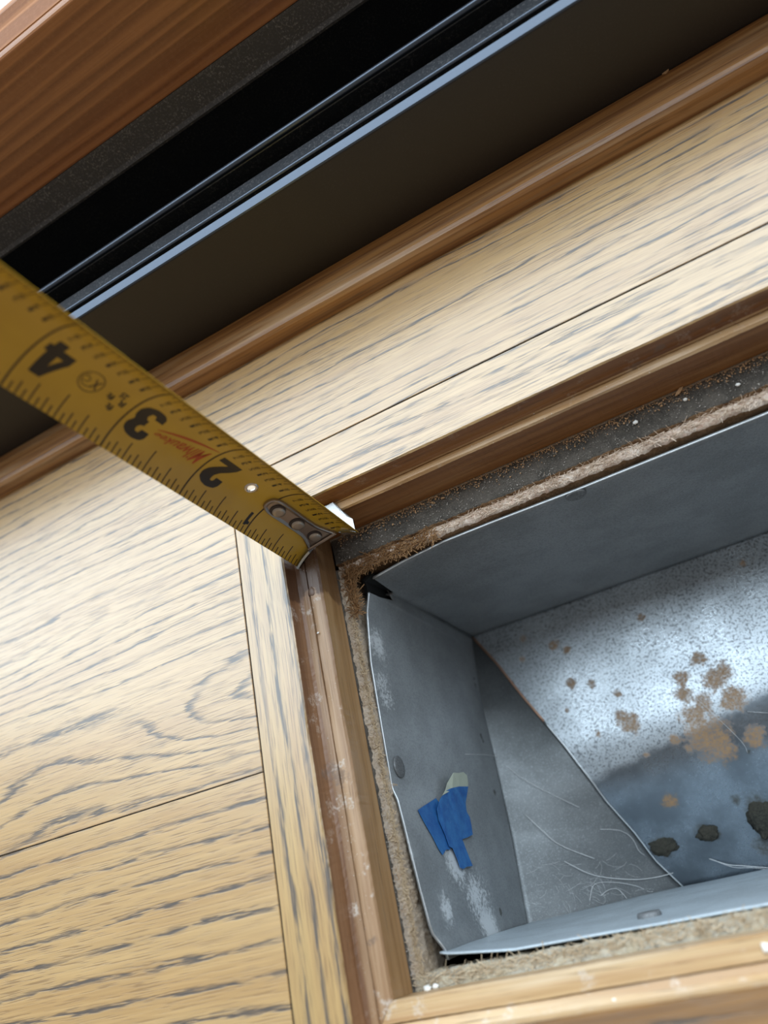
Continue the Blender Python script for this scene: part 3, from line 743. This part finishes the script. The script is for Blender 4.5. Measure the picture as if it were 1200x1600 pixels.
# ------------------------------------------------------------------ trim and patio door
tr = extrude_x('trim_1', [(.1750, 0), (.1750, .0030), (.1752, .0052), (.1760, .0065), (.1774, .0070), (.1830, .0073), (.1872, .0075), (.1872, 0)], -.75, .75, M_trim, nx=300, wob=.0001, loc=(0, .181, 0))
tag(tr, 'brown stained oak trim strip between the black door sill and the planks', 'trim', kind='structure')
door = empty('door_1', (0, .235, .0))
tag(door, 'sliding patio door with a reddish wood bottom rail over a black track', 'door', kind='structure')
extrude_x('sill_riser', [(.1874, 0), (.1874, .0402), (.1877, .0410), (.1882, .0413), (.1899, .0413), (.1902, .0410), (.1902, .028), (.1935, .028), (.1935, .002), (.1935, 0)], -.75, .75, M_riser, door)
extrude_x('track_rail', [(.1936, .0005), (.1936, .0398), (.1940, .0408), (.1946, .0410), (.1953, .0402), (.1958, .0395), (.2006, .0400), (.2012, .0396), (.2014, .024), (.2076, .024), (.2076, .0408), (.2082, .0418), (.2090, .0422), (.2100, .0418), (.2106, .0405), (.2106, .012), (.240, .012), (.240, .0458), (.275, .0458), (.275, .0005)], -.75, .75, [M_tdust], door)
ca = extrude_x('track_cap', [(.1873, .0408), (.1876, .0412), (.1898, .0421), (.1902, .0419), (.1901, .0408), (.188, .0404)], -.75, .75, M_track, door, smooth=False)
extrude_x('track_edge', [(.1936 + .0008 * (1 - math.cos(a)), .0404 + .0008 * math.sin(a)) for a in [math.pi * k / 8 for k in range(9)]], -.75, .75, M_track, door, smooth=False)
extrude_x('track_lip', [(.2076, .0412), (.2081, .0424), (.2090, .0429), (.2099, .0424), (.2108, .0412), (.2100, .0408), (.2085, .0408)], -.75, .75, M_track, door, smooth=True)
extrude_x('weatherstrip', [(.2322, .0460), (.2318, .0470), (.2330, .0480), (.2346, .0552), (.2350, .0560), (.262, .0560), (.262, .0460)], -.75, .75, M_gasket, door)
extrude_x('bottom_rail', [(.2350, .0562), (.2350, .0908), (.2351, .0911), (.2355, .0915), (.2361, .0918), (.2366, .0920), (.2374, .0921), (.2440, .0921), (.262, .0930), (.262, .0562)], -.75, .75, M_fir, door)
extrude_x('glazing_bead', [(.2369, .0919), (.2371, .0923), (.2390, .0927), (.2440, .0937), (.2468, .0947), (.2478, .0951), (.2500, .0952), (.2500, .0919)], -.75, .75, M_bead, door)
# panes and stiles of the door above the rail
gn = NT('window_glass')
tb = gn.t.nodes.new('ShaderNodeBsdfTransparent'); gb = gn.t.nodes.new('ShaderNodeBsdfGlossy'); gb.inputs['Roughness'].default_value = .0
mx = gn.t.nodes.new('ShaderNodeMixShader'); mx.inputs[0].default_value = .06
gn.t.links.new(tb.outputs[0], mx.inputs[1]); gn.t.links.new(gb.outputs[0], mx.inputs[2]); gn.t.links.new(mx.outputs[0], gn.out.inputs['Surface'])
extrude_x('glass_pane', [(.2502, .0922), (.2502, 2.02), (.2542, 2.02), (.2542, .0922)], -.75, .75, gn.m, door)
for x0, x1 in ((-.80, -.75), (.75, .80)):
    V = [(x, y, z) for x in (x0, x1) for y in (.235, .262) for z in (.0562, 2.07)]
    fixn(mesh('stile', V, [(0, 1, 3, 2), (4, 6, 7, 5), (0, 4, 5, 1), (2, 3, 7, 6), (0, 2, 6, 4), (1, 5, 7, 3)], M_fir, door))
V = [(x, y, z) for x in (-.75, .75) for y in (.235, .262) for z in (2.02, 2.07)]
fixn(mesh('top_rail', V, [(0, 1, 3, 2), (4, 6, 7, 5), (0, 4, 5, 1), (2, 3, 7, 6), (0, 2, 6, 4), (1, 5, 7, 3)], M_fir, door))

# ------------------------------------------------------------------ measuring tape
TIP = Vector((-.0954343, .1026345, -.0060776))
TT = Vector((-.0125149, .0955381, .9953471)); TW = Vector((.9935697, .1132106, .0016261)); TN = Vector((.1125285, -.9889671, .0963406))
HWD, HA = .01234477, .7648293
INCH = .0254
def T(u, v, off=0.0):
    """u inches from the tip, v mm across the blade, off metres above its printed face"""
    r = HWD / HA; a = v * .001 / r
    return TIP + TT * (u * INCH) + TW * ((r - off) * math.sin(a)) + TN * (r - (r - off) * math.cos(a))
tape = empty('measuring_tape', T(0, 0)); 
tag(tape, 'yellow steel tape measure blade standing upright with its hook in the frame corner', 'tape measure')
V, F = [], []; nu, nv = 60, 28
for sd in (0, -.00016):
    for i in range(nu + 1):
        for j in range(nv + 1): V.append(T(6.2 * i / nu, -12.345 + 24.69 * j / nv, sd))
o2 = (nu + 1) * (nv + 1)
for i in range(nu):
    for j in range(nv):
        a = i * (nv + 1) + j
        F += [(a, a + 1, a + nv + 2, a + nv + 1), (o2 + a, o2 + a + nv + 1, o2 + a + nv + 2, o2 + a + 1)]
for i in range(nu):
    a = i * (nv + 1); b = a + nv + 1; F += [(a, b, o2 + b, o2 + a)]; a += nv; b += nv; F += [(a, o2 + a, o2 + b, b)]
for j in range(nv):
    a = j; F += [(a, o2 + a, o2 + a + 1, a + 1)]; a = nu * (nv + 1) + j; F += [(a, a + 1, o2 + a + 1, o2 + a)]
blade = fixn(mesh('blade', V, F, M_yel, tape, smooth=True))
cb = wloc(tape); cV = [T(1.365 + 1.15 * math.cos(2 * math.pi * k / 24) / 25.4, -.2 + 1.15 * math.sin(2 * math.pi * k / 24), h) for h in (-.001, .001) for k in range(24)]
cutter = fixn(mesh('cutter', cV, [(k, (k + 1) % 24, 24 + (k + 1) % 24, 24 + k) for k in range(24)] + [tuple(range(24)), tuple(range(24, 48))], M_yel, tape))
mb = blade.modifiers.new('hole', 'BOOLEAN'); mb.object = cutter; mb.operation = 'DIFFERENCE'; mb.solver = 'EXACT'
me_ = bpy.data.meshes.new_from_object(blade.evaluated_get(bpy.context.evaluated_depsgraph_get()))
blade.modifiers.clear(); blade.data = me_; bpy.data.objects.remove(cutter)
def printed(name, polys, mat, off=.00003):
    """flat print laid on the curved blade: polys are (u,v) outlines, possibly with a hole bridged in"""
    bm = bmesh.new()
    for P in polys:
        vs = [bm.verts.new((a * 25.4, b, 0)) for a, b in P]
        if len(P) == 4: bm.faces.new(vs); continue
        for tri in tessellate_polygon([[Vector((a * 25.4, b, 0)) for a, b in P]]):
            try: bm.faces.new([vs[i] for i in tri])
            except ValueError: pass
    return drape(name, bm, mat, off)
def drape(name, bm, mat, off):
    lo = min(v.co.y for v in bm.verts); hi = max(v.co.y for v in bm.verts)
    k = math.ceil(lo / .8)
    while k * .8 < hi:
        bmesh.ops.bisect_plane(bm, geom=bm.verts[:] + bm.edges[:] + bm.faces[:], plane_co=(0, k * .8, 0), plane_no=(0, 1, 0)); k += 1
    base = wloc(tape)
    for v in bm.verts: v.co = T(v.co.x / 25.4, v.co.y, off) - base
    bm.normal_update()
    if sum(f.normal.dot(TN) for f in bm.faces) < 0: bmesh.ops.reverse_faces(bm, faces=bm.faces)
    me = bpy.data.meshes.new(name); bm.to_mesh(me); bm.free(); me.materials.append(mat)
    o = bpy.data.objects.new(name, me); COL.objects.link(o); o.parent = tape; return o
def rect(u0, u1, v0, v1): return [(u0, v0), (u1, v0), (u1, v1), (u0, v1)]
t1, t2 = [], []
for i in range(1, 16 * 6 + 3):
    u = i / 16
    if i % 16 == 0: continue
    L = -6.3 if i % 8 == 0 else -7.8 if i % 4 == 0 else -9.3 if i % 2 == 0 else -10.3
    t1.append(rect(u - .007, u + .007, -12.34, L))
for i in range(1, 32 * 6 + 6):
    u = i / 32
    if i % 32 == 0: continue
    L = 8.3 if i % 4 == 0 else 9.6 if i % 2 == 0 else 10.7
    t2.append(rect(u - .0055, u + .0055, L, 12.34))
tag(printed('tick_marks', t1, M_inkthin), 'sixteenth inch tick marks'); tag(printed('tick_marks', t2, M_inkthin), 'thirty-second inch tick marks')
for k in range(1, 7): tag(printed('inch_line', [rect(k - .0095, k + .0095, -12.34, 12.34 if k > 1 else 12.34)], M_inkthin, .000045), 'inch line across the blade')
def smoothpoly(P, keep=()):
    out = []; n = len(P)
    for i in range(n):
        if i in keep: out.append(P[i]); continue
        a, b, c = Vector(P[i - 1]), Vector(P[i]), Vector(P[(i + 1) % n])
        out += [tuple(b.lerp(a, .25)), tuple(b.lerp((a + c) / 2, .12)), tuple(b.lerp(c, .25))]
    return out
four = [(3.935, .2), (3.935, -1.0), (3.902, -1.0), (3.900, -6.8), (3.795, -6.8), (3.680, -1.2), (3.680, 1.05), (3.808, 1.05), (3.808, 2.85), (3.902, 2.85), (3.902, 1.05), (3.935, 1.05)]
hole4 = [(3.805, -.95), (3.805, -3.9), (3.748, -.95)]
# polygon with the triangular counter bridged in
four = [(3.935, 1.05), (3.935, -1.0), (3.902, -1.0), (3.900, -6.8), (3.795, -6.8), (3.680, -1.2), (3.680, 1.05), (3.7475, 1.05), (3.748, -.95), (3.805, -3.9), (3.805, -.95), (3.7485, -.95), (3.748, 1.05), (3.808, 1.05), (3.808, 2.85), (3.902, 2.85), (3.902, 1.05)]
three = [(2.786, -5.06), (2.772, -3.9), (2.686, -3.9), (2.687, -5.5), (2.719, -6.5), (2.80, -6.95), (2.885, -6.6), (2.938, -5.6), (2.948, -4.1), (2.915, -2.4), (2.945, -1.3), (2.950, .5), (2.915, 2.1), (2.83, 3.0), (2.735, 2.75), (2.682, 1.7), (2.672, .03), (2.765, 0.0), (2.782, 1.05), (2.826, .95), (2.838, -.4), (2.815, -1.15), (2.786, -1.2), (2.786, -2.9), (2.820, -3.1), (2.838, -4.0), (2.826, -4.95)]
two = [(1.936, 1.10), (1.936, 2.90), (1.664, 2.95), (1.672, 1.2), (1.72, -.4), (1.789, -2.0), (1.82, -3.4), (1.817, -4.75), (1.79, -5.0), (1.772, -4.6), (1.768, -3.5), (1.673, -3.5), (1.675, -5.2), (1.71, -6.4), (1.80, -6.95), (1.88, -6.6), (1.945, -5.5), (1.960, -3.9), (1.935, -2.2), (1.87, -.6), (1.800, 1.1)]
one = [(1.095, -5.9), (1.058, -5.9), (1.054, -8.6), (1.018, -8.75), (1.020, -9.6), (1.058, -9.75), (1.068, -10.1), (1.098, -10.1)]
one = [(1.090, -5.9), (1.052, -5.9), (1.052, -8.6), (1.020, -8.7), (1.020, -9.5), (1.050, -9.7), (1.058, -10.1), (1.090, -10.1)]
for P, w in ((four, 'bold black numeral four'), (smoothpoly(three, (0, 1, 2, 16, 17, 22, 23)), 'bold black numeral three'), (smoothpoly(two, (0, 1, 2, 10, 11, 20)), 'bold black numeral two'), (one, 'small black numeral one')):
    tag(printed('numeral', [P], M_ink, .00005), w)
def text_bm(body, bold=0.0, shear=0.0):
    cu = bpy.data.curves.new('t', 'FONT'); cu.body = body; cu.size = 1; cu.offset = bold; cu.shear = shear; cu.resolution_u = 3
    o = bpy.data.objects.new('t', cu); COL.objects.link(o)
    dg = bpy.context.evaluated_depsgraph_get(); me = bpy.data.meshes.new_from_object(o.evaluated_get(dg))
    bm = bmesh.new(); bm.from_mesh(me); bpy.data.objects.remove(o); bpy.data.curves.remove(cu); bpy.data.meshes.remove(me)
    xs = [v.co.x for v in bm.verts]; ys = [v.co.y for v in bm.verts]; x0, x1, y0, y1 = min(xs), max(xs), min(ys), max(ys)
    for v in bm.verts: v.co.x = (v.co.x - x0) / (x1 - x0); v.co.y = (v.co.y - y0) / (y1 - y0)
    return bm
def put_text(name, body, fn, mat, bold=0.0, shear=0.0, off=.00004):
    bm = text_bm(body, bold, shear)
    for v in bm.verts:
        u, w = fn(v.co.x, v.co.y); v.co = Vector((u * 25.4, w, 0))
    return drape(name, bm, mat, off)
def box(u, v0, w, h): return lambda x, y: (u + (x - .5) * w, v0 + (1 - y) * h)
frac = {1: ('1', '8'), 2: ('1', '4'), 3: ('3', '8'), 4: ('1', '2'), 5: ('5', '8'), 6: ('3', '4'), 7: ('7', '8')}
base_f = {}
def frac_bm(i):
    bm = bmesh.new()
    for s, (v0, v1) in zip(frac[i], ((4.5, 5.9), (6.4, 7.8))):
        b = text_bm(s, .02 if i % 2 == 0 else 0.0)
        w = .030 if s == '1' else .044
        vm = {}
        for v in b.verts: vm[v.index] = bm.verts.new(((v.co.x - .5) * w * 25.4, v0 + (1 - v.co.y) * (v1 - v0), 0))
        for f in b.faces: bm.faces.new([vm[v.index] for v in f.verts])
        b.free()
    vs = [bm.verts.new(c) for c in ((-.7, 6.1, 0), (.7, 6.1, 0), (.7, 6.22, 0), (-.7, 6.22, 0))]; bm.faces.new(vs)
    return bm
for k in range(0, 6):
    for i in range(1, 8):
        b = frac_bm(i)
        for v in b.verts: v.co.x += (k + i / 8) * 25.4
        tag(drape('fraction_label', b, M_ink if i % 2 == 0 else M_inkthin, .00004), 'small fraction of an inch' if i % 2 else 'bold fraction of an inch')
# script mark in red with its underline
def script(x, y):
    u = 2.055 + .60 * x; basev = 1.5 - 3.9 * x - .5 * x * (1 - x); h = 4.3 * (1 - x) ** 1.0 + 1.15
    return u, basev - h * y
put_text('script_mark', 'Milwaukee', script, M_inkred, .012, .45)
sw = [(2.03 + .63 * t, 3.2 - 4.9 * t + .5 * math.sin(math.pi * t) - .10 - .38 * math.sin(math.pi * t)) for t in [i / 12 for i in range(13)]]
sw += [(2.03 + .63 * t, 3.2 - 4.9 * t + .5 * math.sin(math.pi * t) + .10 + .28 * math.sin(math.pi * t)) for t in [i / 12 for i in range(12, -1, -1)]]
printed('script_underline', [sw], M_inkred)
# round class mark and the length lettering
def annulus(cu_, cv_, r0, r1, a0=0, a1=360, n=40, sy=1.0):
    out = []
    for k in range(n):
        a, b = math.radians(a0 + (a1 - a0) * k / n), math.radians(a0 + (a1 - a0) * (k + 1) / n)
        f = lambda r, t: (cu_ + r * math.cos(t) / 25.4, cv_ + r * math.sin(t) * sy)
        out.append([f(r0, a), f(r1, a), f(r1, b), f(r0, b)])
    return out
printed('round_mark', annulus(3.452, -1.1, 2.62, 2.86), M_inkthin)
printed('round_mark', annulus(3.475, -1.1, 1.55, 1.75, -200, 60), M_inkthin)
put_text('round_mark', 'C', box(3.495, -1.9, .055, 1.6), M_inkthin); put_text('round_mark', 'X', box(3.402, -2.5, .07, 2.6), M_inkthin, .02)
for s, u, v in (('ft', 3.165, -4.6), ('R', 3.112, -2.3), ('ft', 3.232, -2.4), ('25', 3.155, -.3)): put_text('length_lettering', s, box(u, v, .072, 1.7), M_ink, .03)

# eyelet
def ringT(name, u, v, prof, mat, n=32, cap=True):
    V, F = [], []
    for r, h in prof:
        for k in range(n):
            a = 2 * math.pi * k / n; V.append(T(u + r * math.cos(a) / 25.4, v + r * math.sin(a), h * .001))
    m = len(prof)
    for q in range(m - 1):
        for k in range(n): F.append((q * n + k, q * n + (k + 1) % n, (q + 1) * n + (k + 1) % n, (q + 1) * n + k))
    if cap: F.append(tuple(range((m - 1) * n, m * n)))
    return fixn(mesh(name, V, F, mat, tape, smooth=True))
ringT('eyelet', 1.365, -.2, [(1.95, 0), (1.8, .22), (1.45, .30), (1.15, .15), (1.08, -.04), (1.08, -.2)], M_eye, cap=False)
V, F = [], []
# hook strap: closed outline with a raised rounded edge
half = [(1.075, -.60), (1.070, .5), (1.050, 1.4), (1.01, 2.0), (.95, 2.35), (.85, 2.45), (.65, 2.40), (.45, 2.38), (.32, 2.5), (.25, 2.8), (.19, 3.3), (.12, 3.9), (.06, 4.5), (.02, 4.9)]
other = [(u, -1.2 - v) for u, v in half[1:]][::-1]
outl = half + other
def strap_layer(k, h): 
    cx, cy = .55, -.6
    out = []
    n = len(outl)
    for i in range(n):
        a, b, c = Vector((outl[i - 1][0] * 25.4, outl[i - 1][1])), Vector((outl[i][0] * 25.4, outl[i][1])), Vector((outl[(i + 1) % n][0] * 25.4, outl[(i + 1) % n][1]))
        t = (c - a).normalized(); nn = Vector((t.y, -t.x))
        if nn.dot(b - Vector((cx * 25.4, cy))) > 0: nn = -nn
        p = b + nn * k; out.append(T(p.x / 25.4, p.y, h))
    return out
L = [strap_layer(0, .00003), strap_layer(0, .0008), strap_layer(.22, .00105), strap_layer(.7, .00098), strap_layer(1.1, .0008)]
n = len(outl); V = sum(L, []); F = []
for q in range(4):
    for k in range(n): F.append((q * n + k, q * n + (k + 1) % n, (q + 1) * n + (k + 1) % n, (q + 1) * n + k))
F.append(tuple(range(4 * n, 5 * n)))
hook = fixn(mesh('hook', V, F, M_strap, tape)); tag(hook, 'dull steel end hook strap riveted to the blade')
for u in (.865, .505, .155):
    V, F = [], []
    RC = [T(u + .022 + 2.45 * math.cos(2 * math.pi * k / 28) / 25.4, -.75 + 2.3 * math.sin(2 * math.pi * k / 28), h) for h in (.00085, .00108) for k in range(28)]  # dark offset disc paints the shaded crescent beside each rivet
    fixn(mesh('rivet_shade', RC, [(k, (k + 1) % 28, 28 + (k + 1) % 28, 28 + k) for k in range(28)] + [tuple(range(28, 56))], simple('dark_rivet_shade', (.05, .035, .03), .5, .3) if u == .865 else bpy.data.materials['dark_rivet_shade'], hook))
    for r, h, du in ((2.15, .95, 0), (2.1, 1.30, .4), (1.9, 1.5, .5), (1.2, 1.62, .55), (.3, 1.65, .55)):
        for k in range(28):
            a = 2 * math.pi * k / 28; V.append(T(u + (r * math.cos(a) - du * .4) / 25.4, -.95 + r * .92 * math.sin(a) + 0 * du, h * .001))
    for q in range(4):
        for k in range(28): F.append((q * 28 + k, q * 28 + (k + 1) % 28, (q + 1) * 28 + (k + 1) % 28, (q + 1) * 28 + k))
    F.append(tuple(range(112, 140)))
    r = fixn(mesh('rivet', V, F, M_rivet, hook, smooth=True))
# hook flange: bent under the end of the blade and running back toward the door
V, F = [], []; nv, nd = 24, 10
def flange(s, d, lo):
    """s -1..1 along the flange, d 0..1 from the front lip to the back edge"""
    v = s * 12.2; p = T(-.03, v)
    if d < 0: return p + TN * (.0006 * (1 + d)) + TN * .0003 + TT * (.0014 * (-d)) 
    back = Vector((-.0953 + s * (.0102 - .0035 * max(0, d - .5) * 2), p.y + (.1126 - p.y) * d, p.z - .0002))
    back.z += .0010 * (d ** 2)
    if abs(s) > .8: back.y -= (abs(s) - .8) * .012 * d
    return back - Vector((0, 0, lo))
rows = [-1.0, -.5, 0.0] + [i / nd for i in range(1, nd + 1)]
for lo in (0, .0006):
    for d in rows:
        for j in range(nv + 1):
            s = -1 + 2 * j / nv
            q = flange(s, d, 0)
            if d <= 0 and abs(s) < .42: q = flange(s, .12, 0)
            V.append(q + (Vector((0, 0, -lo)) if d >= 0 else TN * lo))
m = nv + 1; K = len(rows); o2 = K * m
for i in range(K - 1):
    for j in range(nv):
        a = i * m + j; F += [(a, a + 1, a + m + 1, a + m), (o2 + a, o2 + a + m, o2 + a + m + 1, o2 + a + 1)]
for i in range(K - 1):
    a = i * m; F.append((a, a + m, o2 + a + m, o2 + a)); a += nv; F.append((a, o2 + a, o2 + a + m, a + m))
for j in range(nv):
    F.append((j, o2 + j, o2 + j + 1, j + 1)); a = (K - 1) * m + j; F.append((a, a + 1, o2 + a + 1, o2 + a))
fl = fixn(mesh('hook_flange', V, F, M_hook, tape, smooth=False)); tag(fl, 'bright steel flange of the end hook')
